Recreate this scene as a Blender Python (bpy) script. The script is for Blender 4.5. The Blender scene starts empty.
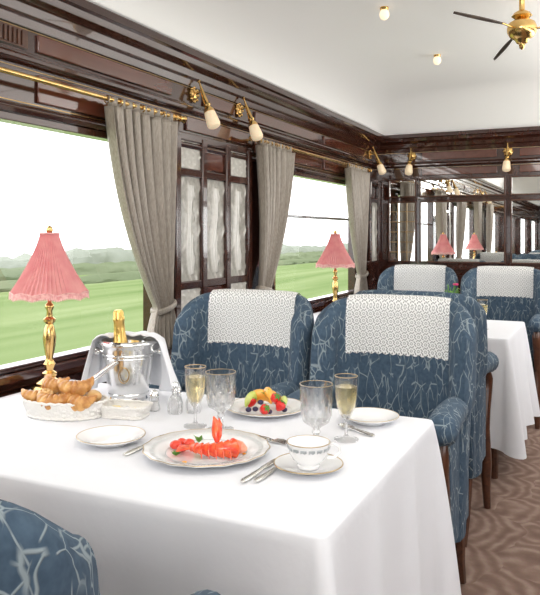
import bpy, math, random
from mathutils import Vector, Matrix, noise
random.seed(7)
S=bpy.context.scene
COL=S.collection
pi=math.pi; sin=math.sin; cos=math.cos

# ---------------- materials ----------------
def newmat(name):
    m=bpy.data.materials.new(name); m.use_nodes=True
    nt=m.node_tree; b=nt.nodes["Principled BSDF"]; return m,nt,b
def N(nt,t,**k):
    n=nt.nodes.new(t)
    for a,v in k.items(): setattr(n,a,v)
    return n
def ramp(nt,fac,stops,interp='LINEAR'):
    r=N(nt,'ShaderNodeValToRGB'); r.color_ramp.interpolation=interp
    els=r.color_ramp.elements
    while len(els)<len(stops): els.new(.5)
    for e,(p,c) in zip(els,stops):
        e.position=p; e.color=(*c,1) if len(c)==3 else c
    nt.links.new(fac,r.inputs[0]); return r
def M(name,col,rough=.5,metal=0,coat=0,trans=0,ior=1.45,emit=0,ecol=None,var=None,bump=None,sheen=0,coord='Object'):
    m,nt,b=newmat(name)
    b.inputs['Base Color'].default_value=(*col,1); b.inputs['Roughness'].default_value=rough
    b.inputs['Metallic'].default_value=metal; b.inputs['Coat Weight'].default_value=coat
    b.inputs['Coat Roughness'].default_value=.08
    b.inputs['Transmission Weight'].default_value=trans; b.inputs['IOR'].default_value=ior
    b.inputs['Sheen Weight'].default_value=sheen
    if emit:
        b.inputs['Emission Color'].default_value=(*(ecol or col),1); b.inputs['Emission Strength'].default_value=emit
    tc=N(nt,'ShaderNodeTexCoord')
    if var:
        sc,c2=var
        n=N(nt,'ShaderNodeTexNoise'); n.inputs['Scale'].default_value=sc; n.inputs['Detail'].default_value=4
        nt.links.new(tc.outputs[coord],n.inputs['Vector'])
        r=ramp(nt,n.outputs['Fac'],[(.35,col),(.65,c2)]); nt.links.new(r.outputs[0],b.inputs['Base Color'])
    if bump:
        sc,st,dist=bump
        n=N(nt,'ShaderNodeTexNoise'); n.inputs['Scale'].default_value=sc; n.inputs['Detail'].default_value=5
        nt.links.new(tc.outputs[coord],n.inputs['Vector'])
        bp=N(nt,'ShaderNodeBump'); bp.inputs['Strength'].default_value=st; bp.inputs['Distance'].default_value=dist
        nt.links.new(n.outputs['Fac'],bp.inputs['Height']); nt.links.new(bp.outputs[0],b.inputs['Normal'])
    return m

def wood_mat(name,c1,c2,rough=.2,coat=.5,scale=3):
    m,nt,b=newmat(name)
    tc=N(nt,'ShaderNodeTexCoord'); mp=N(nt,'ShaderNodeMapping'); mp.inputs['Scale'].default_value=(scale*4,scale*.4,scale*4)
    nt.links.new(tc.outputs['Object'],mp.inputs[0])
    n=N(nt,'ShaderNodeTexNoise'); n.inputs['Scale'].default_value=1.6; n.inputs['Detail'].default_value=5; n.inputs['Distortion'].default_value=.8
    nt.links.new(mp.outputs[0],n.inputs['Vector'])
    r=ramp(nt,n.outputs['Fac'],[(.25,c1),(.75,c2)]); nt.links.new(r.outputs[0],b.inputs['Base Color'])
    b.inputs['Roughness'].default_value=rough; b.inputs['Coat Weight'].default_value=coat; b.inputs['Coat Roughness'].default_value=.03
    return m
MAHOG=wood_mat('mahogany',(.04,.011,.0065),(.062,.018,.01),.16,.9)
MAHOG_RED=wood_mat('mahogany_gloss_panel',(.1,.027,.015),(.145,.042,.023),.1,1)
LEGWOOD=wood_mat('leg_wood',(.05,.017,.01),(.13,.05,.024),.3,.3,6)
BRASS=M('brass',(.8,.54,.22),.22,1,var=(20,(.7,.45,.16)))
INLAY=M('brass_inlay',(.5,.34,.16),.35,1)
SILVER=M('silver',(.86,.86,.85),.13,1,bump=(60,.15,.002))
STEEL=M('cutlery_silver',(.8,.79,.76),.17,1)
MIRROR=M('mirror_glass',(.97,.98,.96),.012,1)
PLASTER=M('ceiling_plaster_glow',(.94,.935,.925),.7,emit=.14,ecol=(1,.985,.96),bump=(30,.03,.002))  # plaster given a faint glow to brighten the ceiling; it is no lamp
LINEN=M('white_linen',(.83,.84,.875),.85,bump=(6,.45,.014),sheen=.1)
PORC=M('porcelain',(.9,.9,.9),.12,coat=.5)
GILT=M('gilt_band',(.5,.38,.22),.3,.8)
GREYBAND=M('grey_band',(.42,.45,.46),.3,.2)
RIMORN=M('rim_ornament',(.64,.67,.66),.3)
FROST=M('frosted_shade_glass',(.92,.76,.54),.35,emit=.34,ecol=(1,.8,.54),var=(60,(.82,.64,.43)))
CEILGLOBE=M('warm_globe',(1,.85,.65),.4,emit=.8,ecol=(1,.8,.55))
BLADE=M('fan_blade',(.12,.09,.07),.35,.2,var=(9,(.07,.055,.05)))
BREAD=M('pastry_crust',(.46,.18,.04),.38,coat=.25,var=(35,(.8,.45,.15)),bump=(45,.5,.005))
BREAD2=M('pale_pastry_crust',(.62,.33,.11),.42,coat=.2,var=(24,(.87,.64,.32)),bump=(60,.5,.004))
LOBRED=M('lobster_shell',(.8,.05,.02),.25,coat=.5,var=(60,(.9,.17,.05)),bump=(90,.35,.003))
LOBMEAT=M('lobster_meat',(.92,.45,.3),.4,var=(30,(.85,.15,.07)))
TOMATO=M('tomato_red',(.78,.05,.02),.25,coat=.6)
HERB=M('herb_green',(.08,.25,.04),.5,var=(40,(.2,.4,.06)))
ORANGE=M('orange_flesh',(.95,.4,.03),.35,coat=.4,var=(40,(.95,.55,.1)))
STRAW=M('strawberry_red',(.72,.02,.015),.28,coat=.5,bump=(120,.5,.003))
BLUEB=M('dark_berry',(.02,.02,.06),.4,var=(30,(.06,.05,.12)))
KIWI=M('melon_green',(.55,.65,.12),.35,coat=.3,var=(30,(.7,.75,.3)))
CHAMP=M('champagne_liquid',(.97,.84,.48),.05,trans=.9,ior=1.33)
FOIL=M('gold_foil',(.85,.56,.17),.3,1,bump=(90,.6,.003))
BOTTLE=M('bottle_green',(.02,.06,.02),.06,coat=.6)
BUTTER=M('butter',(.9,.75,.35),.4)
WICKER=M('white_wicker',(.84,.82,.78),.6,bump=(140,.8,.004))
FRINGE=M('lamp_fringe',(.7,.3,.3),.7,var=(90,(.85,.52,.48)))
FLOWER=M('pink_petals',(.75,.05,.2),.5,var=(30,(.85,.2,.35)))

def glass_mat(name,tint=(1,1,1),mixt=.5):
    m=bpy.data.materials.new(name); m.use_nodes=True; nt=m.node_tree; nt.nodes.clear()
    o=N(nt,'ShaderNodeOutputMaterial'); g=N(nt,'ShaderNodeBsdfGlass'); g.inputs['Color'].default_value=(*tint,1); g.inputs['IOR'].default_value=1.52; g.inputs['Roughness'].default_value=.01
    t=N(nt,'ShaderNodeBsdfTransparent'); x=N(nt,'ShaderNodeMixShader'); x.inputs[0].default_value=mixt
    nt.links.new(g.outputs[0],x.inputs[1]); nt.links.new(t.outputs[0],x.inputs[2]); nt.links.new(x.outputs[0],o.inputs[0]); return m
CRYSTAL=glass_mat('crystal_glass')
def pane_mat():
    m=bpy.data.materials.new('window_pane_glass'); m.use_nodes=True; nt=m.node_tree; nt.nodes.clear()
    o=N(nt,'ShaderNodeOutputMaterial'); g=N(nt,'ShaderNodeBsdfGlossy'); g.inputs['Roughness'].default_value=.02
    t=N(nt,'ShaderNodeBsdfTransparent'); x=N(nt,'ShaderNodeMixShader'); x.inputs[0].default_value=.04
    nt.links.new(t.outputs[0],x.inputs[1]); nt.links.new(g.outputs[0],x.inputs[2]); nt.links.new(x.outputs[0],o.inputs[0]); return m
PANE=pane_mat()

def chair_fabric():
    m,nt,b=newmat('blue_branch_velvet')
    tc=N(nt,'ShaderNodeTexCoord')
    nz=N(nt,'ShaderNodeTexNoise'); nz.inputs['Scale'].default_value=14; nz.inputs['Detail'].default_value=2
    nt.links.new(tc.outputs['Object'],nz.inputs['Vector'])
    mx=N(nt,'ShaderNodeMix',data_type='VECTOR'); mx.inputs[0].default_value=.02
    nt.links.new(tc.outputs['Object'],mx.inputs[4]); nt.links.new(nz.outputs['Color'],mx.inputs[5])
    def layer(rot,scale,vs,w,ms,lo,hi):
        mp=N(nt,'ShaderNodeMapping'); mp.inputs['Scale'].default_value=scale; mp.inputs['Rotation'].default_value=rot
        nt.links.new(mx.outputs[1],mp.inputs[0])
        v=N(nt,'ShaderNodeTexVoronoi',feature='DISTANCE_TO_EDGE'); v.inputs['Scale'].default_value=vs
        nt.links.new(mp.outputs[0],v.inputs['Vector'])
        r=ramp(nt,v.outputs['Distance'],[(w*.4,(1,1,1)),(w*1.2,(0,0,0))])
        n2=N(nt,'ShaderNodeTexNoise'); n2.inputs['Scale'].default_value=ms; n2.inputs['Detail'].default_value=1
        nt.links.new(mp.outputs[0],n2.inputs['Vector'])
        r2=ramp(nt,n2.outputs['Fac'],[(lo,(0,0,0)),(hi,(1,1,1))])
        mu=N(nt,'ShaderNodeMath',operation='MULTIPLY'); nt.links.new(r.outputs[0],mu.inputs[0]); nt.links.new(r2.outputs[0],mu.inputs[1]); return mu
    a=layer((.3,.5,.2),(1.5,1,.55),19,.027,16,.44,.5)
    c=layer((1.1,.9,.5),(1.7,1,.5),27,.03,20,.47,.53)
    ma=N(nt,'ShaderNodeMath',operation='MAXIMUM'); nt.links.new(a.outputs[0],ma.inputs[0]); nt.links.new(c.outputs[0],ma.inputs[1])
    n4=N(nt,'ShaderNodeTexNoise'); n4.inputs['Scale'].default_value=70; nt.links.new(tc.outputs['Object'],n4.inputs['Vector'])
    base=ramp(nt,n4.outputs['Fac'],[(.3,(.048,.08,.12)),(.7,(.074,.117,.168))])
    mc=N(nt,'ShaderNodeMix',data_type='RGBA'); nt.links.new(ma.outputs[0],mc.inputs[0]); nt.links.new(base.outputs[0],mc.inputs[6]); mc.inputs[7].default_value=(.27,.325,.35,1)
    nt.links.new(mc.outputs[2],b.inputs['Base Color'])
    b.inputs['Roughness'].default_value=.85; b.inputs['Sheen Weight'].default_value=.05; b.inputs['Specular IOR Level'].default_value=.2
    bp=N(nt,'ShaderNodeBump'); bp.inputs['Strength'].default_value=.4; bp.inputs['Distance'].default_value=.003
    nt.links.new(ma.outputs[0],bp.inputs['Height']); nt.links.new(bp.outputs[0],b.inputs['Normal'])
    return m
FABRIC=chair_fabric()

def lace_mat():
    m,nt,b=newmat('crochet_lace')
    uv=N(nt,'ShaderNodeUVMap'); uv.uv_map='UVMap'
    vm=N(nt,'ShaderNodeVectorMath',operation='SCALE'); vm.inputs['Scale'].default_value=38
    nt.links.new(uv.outputs[0],vm.inputs[0])
    fr=N(nt,'ShaderNodeVectorMath',operation='FRACTION'); nt.links.new(vm.outputs[0],fr.inputs[0])
    sb=N(nt,'ShaderNodeVectorMath',operation='SUBTRACT'); sb.inputs[1].default_value=(.5,.5,0); nt.links.new(fr.outputs[0],sb.inputs[0])
    ln=N(nt,'ShaderNodeVectorMath',operation='LENGTH'); nt.links.new(sb.outputs[0],ln.inputs[0])
    sp=N(nt,'ShaderNodeSeparateXYZ'); nt.links.new(sb.outputs[0],sp.inputs[0])
    at=N(nt,'ShaderNodeMath',operation='ARCTAN2'); nt.links.new(sp.outputs[1],at.inputs[0]); nt.links.new(sp.outputs[0],at.inputs[1])
    a8=N(nt,'ShaderNodeMath',operation='MULTIPLY'); a8.inputs[1].default_value=8; nt.links.new(at.outputs[0],a8.inputs[0])
    sa=N(nt,'ShaderNodeMath',operation='SINE'); nt.links.new(a8.outputs[0],sa.inputs[0])
    lm=N(nt,'ShaderNodeMath',operation='MULTIPLY'); lm.inputs[1].default_value=20; nt.links.new(ln.outputs['Value'],lm.inputs[0])
    sl=N(nt,'ShaderNodeMath',operation='COSINE'); nt.links.new(lm.outputs[0],sl.inputs[0])
    ad=N(nt,'ShaderNodeMath',operation='MULTIPLY_ADD'); ad.inputs[1].default_value=.6; nt.links.new(sa.outputs[0],ad.inputs[0]); nt.links.new(sl.outputs[0],ad.inputs[2])
    gt=N(nt,'ShaderNodeMath',operation='GREATER_THAN'); gt.inputs[1].default_value=-.55; nt.links.new(ad.outputs[0],gt.inputs[0])
    mr=N(nt,'ShaderNodeMath',operation='MAXIMUM'); mr.inputs[1].default_value=.35; nt.links.new(gt.outputs[0],mr.inputs[0])
    nt.links.new(mr.outputs[0],b.inputs['Alpha'])
    b.inputs['Base Color'].default_value=(.88,.88,.86,1); b.inputs['Roughness'].default_value=.8
    return m
LACE=lace_mat()

def carpet_mat():
    m,nt,b=newmat('patterned_carpet')
    tc=N(nt,'ShaderNodeTexCoord'); mp=N(nt,'ShaderNodeMapping'); mp.inputs['Rotation'].default_value=(0,0,.4); nt.links.new(tc.outputs['Object'],mp.inputs[0])
    nw=N(nt,'ShaderNodeTexNoise'); nw.inputs['Scale'].default_value=4; nt.links.new(tc.outputs['Object'],nw.inputs['Vector'])
    mw=N(nt,'ShaderNodeMix',data_type='VECTOR'); mw.inputs[0].default_value=.16; nt.links.new(mp.outputs[0],mw.inputs[4]); nt.links.new(nw.outputs['Color'],mw.inputs[5])
    v=N(nt,'ShaderNodeTexVoronoi'); v.inputs['Scale'].default_value=3.6; v.inputs['Randomness'].default_value=.6; nt.links.new(mw.outputs[1],v.inputs['Vector'])
    of=N(nt,'ShaderNodeVectorMath',operation='ADD'); of.inputs[1].default_value=(.1,.07,0); nt.links.new(mw.outputs[1],of.inputs[0])
    ds=N(nt,'ShaderNodeVectorMath',operation='DISTANCE'); nt.links.new(v.outputs['Position'],ds.inputs[0]); nt.links.new(of.outputs[0],ds.inputs[1])
    a=N(nt,'ShaderNodeMath',operation='MULTIPLY'); a.inputs[1].default_value=125; nt.links.new(ds.outputs['Value'],a.inputs[0])
    s=N(nt,'ShaderNodeMath',operation='SINE'); nt.links.new(a.outputs[0],s.inputs[0])
    nz=N(nt,'ShaderNodeTexNoise'); nz.inputs['Scale'].default_value=14; nz.inputs['Detail'].default_value=3; nt.links.new(tc.outputs['Object'],nz.inputs['Vector'])
    md=N(nt,'ShaderNodeMath',operation='MULTIPLY_ADD'); md.inputs[1].default_value=.24; nt.links.new(s.outputs[0],md.inputs[0]); nt.links.new(nz.outputs['Fac'],md.inputs[2])
    r=ramp(nt,md.outputs[0],[(.15,(.175,.105,.078)),(.5,(.235,.15,.115)),(.9,(.34,.245,.195))])
    n4=N(nt,'ShaderNodeTexNoise'); n4.inputs['Scale'].default_value=200; nt.links.new(tc.outputs['Object'],n4.inputs['Vector'])
    mc=N(nt,'ShaderNodeMix',data_type='RGBA',blend_type='OVERLAY'); mc.inputs[0].default_value=.25
    nt.links.new(r.outputs[0],mc.inputs[6]); nt.links.new(n4.outputs['Color'],mc.inputs[7])
    nt.links.new(mc.outputs[2],b.inputs['Base Color']); b.inputs['Roughness'].default_value=.95
    return m
CARPET=carpet_mat()
def curtain_mat():
    m=bpy.data.materials.new('taupe_curtain_silk'); m.use_nodes=True; nt=m.node_tree; b=nt.nodes['Principled BSDF']
    tc=N(nt,'ShaderNodeTexCoord'); mp=N(nt,'ShaderNodeMapping'); mp.inputs['Scale'].default_value=(60,60,8)
    nt.links.new(tc.outputs['Object'],mp.inputs[0])
    n=N(nt,'ShaderNodeTexNoise'); n.inputs['Scale'].default_value=4; n.inputs['Detail'].default_value=5; nt.links.new(mp.outputs[0],n.inputs['Vector'])
    r=ramp(nt,n.outputs['Fac'],[(.3,(.32,.275,.225)),(.7,(.48,.425,.36))]); nt.links.new(r.outputs[0],b.inputs['Base Color'])
    b.inputs['Roughness'].default_value=.36; b.inputs['Sheen Weight'].default_value=.25; b.inputs['Metallic'].default_value=.15
    t=N(nt,'ShaderNodeBsdfTranslucent'); nt.links.new(r.outputs[0],t.inputs[0]); x=N(nt,'ShaderNodeMixShader'); x.inputs[0].default_value=.08
    o=nt.nodes['Material Output']; nt.links.new(b.outputs[0],x.inputs[1]); nt.links.new(t.outputs[0],x.inputs[2]); nt.links.new(x.outputs[0],o.inputs[0])
    return m
CURTAIN=curtain_mat()
def shade_mat():
    m=bpy.data.materials.new('pink_pleated_silk'); m.use_nodes=True; nt=m.node_tree; nt.nodes.clear()
    o=N(nt,'ShaderNodeOutputMaterial'); d=N(nt,'ShaderNodeBsdfPrincipled'); d.inputs['Roughness'].default_value=.55
    tc=N(nt,'ShaderNodeTexCoord'); n=N(nt,'ShaderNodeTexNoise'); n.inputs['Scale'].default_value=25; nt.links.new(tc.outputs['Object'],n.inputs['Vector'])
    r=ramp(nt,n.outputs['Fac'],[(.3,(.78,.3,.31)),(.7,(.86,.41,.4))])
    nt.links.new(r.outputs[0],d.inputs['Base Color'])
    t=N(nt,'ShaderNodeBsdfTranslucent'); nt.links.new(r.outputs[0],t.inputs[0])
    x=N(nt,'ShaderNodeMixShader'); x.inputs[0].default_value=.3
    nt.links.new(d.outputs[0],x.inputs[1]); nt.links.new(t.outputs[0],x.inputs[2]); nt.links.new(x.outputs[0],o.inputs[0]); return m
SHADE=shade_mat()
def relief_mat():
    m,nt,b=newmat('cast_glass_relief')
    at=N(nt,'ShaderNodeAttribute'); at.attribute_name='relief'
    tc=N(nt,'ShaderNodeTexCoord'); n=N(nt,'ShaderNodeTexNoise'); n.inputs['Scale'].default_value=40; n.inputs['Detail'].default_value=4
    nt.links.new(tc.outputs['Object'],n.inputs['Vector'])
    ad=N(nt,'ShaderNodeMath',operation='MULTIPLY_ADD'); ad.inputs[1].default_value=.45; nt.links.new(n.outputs['Fac'],ad.inputs[0]); nt.links.new(at.outputs['Fac'],ad.inputs[2])
    r=ramp(nt,ad.outputs[0],[(.2,(.22,.205,.17)),(.38,(.42,.4,.35)),(.7,(.7,.68,.62)),(1,(.84,.82,.77))])
    nt.links.new(r.outputs[0],b.inputs['Base Color']); b.inputs['Roughness'].default_value=.3; b.inputs['Coat Weight'].default_value=.3
    bp=N(nt,'ShaderNodeBump'); bp.inputs['Strength'].default_value=.3; bp.inputs['Distance'].default_value=.006
    nt.links.new(n.outputs['Fac'],bp.inputs['Height']); nt.links.new(bp.outputs[0],b.inputs['Normal'])
    return m
RELIEF=relief_mat()
def grass_mat(name,c1,c2,sc):
    m,nt,b=newmat(name)
    tc=N(nt,'ShaderNodeTexCoord'); mp=N(nt,'ShaderNodeMapping'); mp.inputs['Scale'].default_value=(1.0,.12,1)
    nt.links.new(tc.outputs['Object'],mp.inputs[0])
    n=N(nt,'ShaderNodeTexNoise'); n.inputs['Scale'].default_value=sc; n.inputs['Detail'].default_value=3; nt.links.new(mp.outputs[0],n.inputs['Vector'])
    r=ramp(nt,n.outputs['Fac'],[(.25,c1),(.75,c2)]); nt.links.new(r.outputs[0],b.inputs['Base Color']); b.inputs['Roughness'].default_value=1
    b.inputs['Specular IOR Level'].default_value=0
    return m
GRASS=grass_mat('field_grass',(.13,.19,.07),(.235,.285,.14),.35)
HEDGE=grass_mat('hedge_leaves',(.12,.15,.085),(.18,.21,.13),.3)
HEDGEFAR=grass_mat('hazed_tree_leaves',(.215,.24,.195),(.26,.28,.235),.15)  # distance haze put into the colour, paler than the nearer hedges

# ---------------- mesh builder ----------------
class MB:
    def __init__(s): s.v=[];s.f=[];s.m=[]
    def add(s,v,f,mi=0):
        o=len(s.v); s.v+= [tuple(p) for p in v]; s.f+=[tuple(i+o for i in q) for q in f]; s.m+=[mi]*len(f)
    def box(s,c,d,mi=0):
        x,y,z=c; a,b,h=d[0]/2,d[1]/2,d[2]/2
        v=[(x+i*a,y+j*b,z+k*h) for i in(-1,1) for j in(-1,1) for k in(-1,1)]
        s.add(v,[(0,1,3,2),(4,6,7,5),(0,4,5,1),(2,3,7,6),(0,2,6,4),(1,5,7,3)],mi)
    def bb(s,x0,x1,y0,y1,z0,z1,mi=0): s.box(((x0+x1)/2,(y0+y1)/2,(z0+z1)/2),(x1-x0,y1-y0,z1-z0),mi)
    def lathe(s,prof,c=(0,0,0),seg=32,mi=0,mod=None,caps=True):
        v=[];f=[];n=len(prof)
        for r,z in prof:
            for k in range(seg):
                t=2*pi*k/seg; rr=r*(mod(t,z) if mod else 1)
                v.append((c[0]+rr*cos(t),c[1]+rr*sin(t),c[2]+z))
        for i in range(n-1):
            for k in range(seg):
                k2=(k+1)%seg; f.append((i*seg+k,i*seg+k2,(i+1)*seg+k2,(i+1)*seg+k))
        if caps:
            if prof[0][0]>1e-5: f.append(tuple(reversed(range(seg))))
            if prof[-1][0]>1e-5: f.append(tuple((n-1)*seg+k for k in range(seg)))
        s.add(v,f,mi)
    def tube(s,pts,rads,seg=10,mi=0,flat=1.0):
        pts=[Vector(p) for p in pts]
        if not hasattr(rads,'__len__'): rads=[rads]*len(pts)
        t0=(pts[1]-pts[0]).normalized(); up=Vector((0,0,1)) if abs(t0.z)<.9 else Vector((1,0,0))
        nrm=(up-t0*up.dot(t0)).normalized(); v=[]
        for i,p in enumerate(pts):
            t=(pts[min(i+1,len(pts)-1)]-pts[max(i-1,0)]).normalized()
            nrm=(nrm-t*nrm.dot(t)).normalized(); bn=t.cross(nrm)
            for k in range(seg):
                a=2*pi*k/seg; v.append(p+bn*cos(a)*rads[i]+nrm*sin(a)*rads[i]*flat)
        f=[]
        for i in range(len(pts)-1):
            for k in range(seg):
                k2=(k+1)%seg; f.append((i*seg+k,i*seg+k2,(i+1)*seg+k2,(i+1)*seg+k))
        f.append(tuple(reversed(range(seg)))); f.append(tuple((len(pts)-1)*seg+k for k in range(seg)))
        s.add(v,f,mi)
    def grid(s,fn,nu,nv,mi=0):
        v=[fn(i/nu,j/nv) for j in range(nv+1) for i in range(nu+1)]
        f=[(j*(nu+1)+i,j*(nu+1)+i+1,(j+1)*(nu+1)+i+1,(j+1)*(nu+1)+i) for j in range(nv) for i in range(nu)]
        s.add(v,f,mi)
    def ball(s,c,r,seg=16,mi=0,rings=10):
        if not hasattr(r,'__len__'): r=(r,r,r)
        v=[];f=[]
        for i in range(rings+1):
            a=pi*i/rings; q=max(sin(a),1e-4)
            for k in range(seg):
                t=2*pi*k/seg; v.append((c[0]+r[0]*q*cos(t),c[1]+r[1]*q*sin(t),c[2]-r[2]*cos(a)))
        for i in range(rings):
            for k in range(seg):
                k2=(k+1)%seg; f.append((i*seg+k,i*seg+k2,(i+1)*seg+k2,(i+1)*seg+k))
        s.add(v,f,mi)
    def ring(s,r,z,t,n=60,flat=1.0): s.tube([(r*cos(a),r*sin(a),z) for a in [2*pi*k/n for k in range(n+1)]],t,6,flat=flat)
    def mold(s,prof,p0,p1,out,mi=0):
        out=Vector(out); v=[]
        for p in (p0,p1):
            for d,z in prof:
                q=Vector((p[0],p[1],0))+out*d; v.append((q.x,q.y,z))
        n=len(prof)
        f=[(i,(i+1)%n,n+(i+1)%n,n+i) for i in range(n)]+[tuple(range(n)),tuple(reversed(range(n,2*n)))]
        s.add(v,f,mi)
    def obj(s,name,mats,parent=None,bevel=0,solid=0,sub=0,angle=40,**props):
        me=bpy.data.meshes.new(name); me.from_pydata(s.v,[],s.f)
        if not isinstance(mats,(list,tuple)): mats=[mats]
        for m in mats: me.materials.append(m)
        me.polygons.foreach_set('material_index',s.m)
        me.polygons.foreach_set('use_smooth',[True]*len(s.f))
        me.update(); me.set_sharp_from_angle(angle=math.radians(angle))
        o=bpy.data.objects.new(name,me); COL.objects.link(o)
        if parent: o.parent=parent
        if solid:
            q=o.modifiers.new('s','SOLIDIFY'); q.thickness=solid; q.offset=0
        if bevel:
            q=o.modifiers.new('b','BEVEL'); q.width=bevel; q.segments=2; q.limit_method='ANGLE'
        if sub:
            q=o.modifiers.new('u','SUBSURF'); q.levels=sub; q.render_levels=sub
        for k,v in props.items(): o[k]=v
        return o
def E(name,label,cat,loc=(0,0,0),rz=0,group=None):
    o=bpy.data.objects.new(name,None); o.empty_display_size=.05; COL.objects.link(o)
    o.location=loc; o.rotation_euler=(0,0,rz); o['label']=label; o['category']=cat
    if group: o['group']=group
    return o
def dup(top,loc,rz=None,label=None):
    def cp(o,par):
        n=o.copy(); COL.objects.link(n)
        if par: n.parent=par
        for c in list(o.children): cp(c,n)
        return n
    n=cp(top,None); n.location=loc
    if rz is not None: n.rotation_euler=(0,0,rz)
    if label: n['label']=label
    return n
def single(mb,name,mats,label,cat,loc=(0,0,0),rz=0,group=None,**k):
    o=mb.obj(name,mats,**k); o.location=loc; o.rotation_euler=(0,0,rz); o['label']=label; o['category']=cat
    if group:o['group']=group
    return o
def struct(mb,name,mats,**k):
    o=mb.obj(name,mats,**k); o['kind']='structure'; return o

XL=-1.85; XR=.95; YB=6.2; YF=-10.4; ZT=2.13
WIN=[(-10.15,-8.55),(-7.3,-5.7),(-4.45,-2.95),(-1.75,-.15),(1.1,2.7),(3.95,5.55)]
ZS,ZW=.80,1.69
# ---------------- shell ----------------
b=MB(); b.bb(XL-.06,XR+.06,YF-.06,YB+.06,-.06,0); struct(b,'floor',CARPET)
def side_wall(name,x0,x1):
    b=MB(); b.bb(x0,x1,YF,YB,0,ZS); b.bb(x0,x1,YF,YB,ZW,2.16)
    ys=[YF]+[q for w in WIN for q in w]+[YB]
    for i in range(0,len(ys),2): b.bb(x0,x1,ys[i],ys[i+1],ZS,ZW)
    return struct(b,name,MAHOG)
side_wall('wall_left',XL-.06,XL); side_wall('wall_right',XR,XR+.06)
def ceil_z(x):
    q=max(0,1-abs((x+.45)/1.405)**4.5); return ZT+.38*q**(1/2.2)
def endwall(name,y0,y1):
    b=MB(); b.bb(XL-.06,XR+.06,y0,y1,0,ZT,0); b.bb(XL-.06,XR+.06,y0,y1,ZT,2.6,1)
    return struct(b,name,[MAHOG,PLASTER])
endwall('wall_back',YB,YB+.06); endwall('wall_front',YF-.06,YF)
b=MB()
def cgrid(u,v):
    x=-.45-1.4*cos(pi*u); z=ceil_z(x)
    yy=YF+(YB-YF)*(1-(1-v)**2)
    d=YB-yy
    if d<.5: z=ZT+(z-ZT)*(1-((.5-d)/.5)**2.2*.93)
    return (x,yy,z)
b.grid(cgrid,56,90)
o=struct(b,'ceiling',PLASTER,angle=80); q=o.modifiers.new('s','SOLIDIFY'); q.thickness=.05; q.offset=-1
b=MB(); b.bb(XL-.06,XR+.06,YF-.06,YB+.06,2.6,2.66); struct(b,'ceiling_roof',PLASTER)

crown=[(0,2.0),(.012,2.0),(.016,2.03),(.03,2.04),(.034,2.07),(.065,2.09),(.07,2.115),(.09,2.12),(.09,2.15),(0,2.15)]
arch=[(0,1.865),(.025,1.868),(.035,1.878),(.035,1.89),(.02,1.9),(.015,1.915),(0,1.915)]
head=[(0,1.692),(.02,1.692),(.028,1.705),(.024,1.715),(.01,1.725),(0,1.73)]
sill=[(0,.73),(.03,.75),(.045,.77),(.055,.775),(.055,.798),(0,.798)]
base=[(0,0),(.02,0),(.02,.1),(.01,.12),(0,.12)]
tn=[0]
def trim(b,mats=MAHOG,**k):
    tn[0]+=1; return struct(b,'trim_%d'%tn[0],mats,**k)
for prof in (crown,arch,head,sill):
    b=MB(); b.mold(prof,(XL,YF),(XL,YB),(1,0,0)); b.mold(prof,(XR,YF),(XR,YB),(-1,0,0))
    if prof in (crown,arch): b.mold(prof,(XL,YB),(XR,YB),(0,-1,0)); b.mold(prof,(XL,YF),(XR,YF),(0,1,0))
    trim(b)
for nm,a in (('baseboard_left',((XL,YF),(XL,YB),(1,0,0))),('baseboard_back',((XL,YB),(XR,YB),(0,-1,0)))):
    b=MB(); b.mold(base,*a); struct(b,nm,MAHOG)
b=MB()
segs=[(-1.9,-.2),(.0,1.35),(1.95,2.82),(3.7,4.7),(4.82,5.8)]
for y0,y1 in segs: b.bb(XL,XL+.012,y0,y1,1.925,1.99)
for y0,y1 in segs: b.bb(XL,XL+.012,y0,y1,1.745,1.845)
for x0,x1 in ((-1.45,-.82),(-.64,-.24),(-.1,.8)): b.bb(x0,x1,YB-.012,YB,1.925,1.99)
for x0,x1 in ((-1.45,-.82),(-.64,-.24),(-.1,.8)): b.bb(x0,x1,YB-.012,YB,1.79,1.85)
b.bb(XL,XL+.014,3.12,3.44,1.925,1.99); b.bb(XL,XL+.012,2.95,3.6,1.78,1.85)
trim(b,MAHOG_RED,bevel=.004)
b=MB()
b.bb(XL,XL+.003,YF,YB,1.734,1.737); b.bb(XL,XL+.003,YF,YB,1.855,1.857); b.bb(XL,XL+.003,YF,YB,1.994,1.996)
b.bb(XL,XR,YB-.003,YB,1.855,1.857); b.bb(XL,XR,YB-.003,YB,1.994,1.996)
trim(b,INLAY)
b=MB()
b.bb(XL,XL+.01,1.4,1.9,1.925,1.99)
for i in range(23):
    b.bb(XL+.01,XL+.018,1.415+i*.0205,1.425+i*.0205,1.932,1.983)
trim(b,[LEGWOOD])
b=MB()
for y0,y1 in ((1.2,2.6),(2.75,3.7),(3.9,5.5)):
    for (a,c,d,e) in ((y0,y1,.18,.2),(y0,y1,.68,.7),(y0,y0+.02,.18,.7),(y1-.02,y1,.18,.7)): b.bb(XL,XL+.01,a,c,d,e)
trim(b,MAHOG_RED)
def pier(b,y0,y1,cols):
    for y in cols: b.bb(XL,XL+.03,y-.025,y+.025,.85,1.75)
    for z in (.865,1.026,1.574,1.745): b.bb(XL,XL+.025,y0,y1,z-.02,z+.02)
b=MB(); pier(b,2.83,3.63,(2.85,3.095,3.345,3.6)); pier(b,5.62,6.19,(5.9,6.16)); trim(b,MAHOG,bevel=.006)
b=MB()
for z0,z1 in ((.885,1.005),(1.6,1.725)): b.bb(XL,XL+.012,3.12,3.32,z0,z1)
trim(b,MAHOG_RED,bevel=.005)

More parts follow.
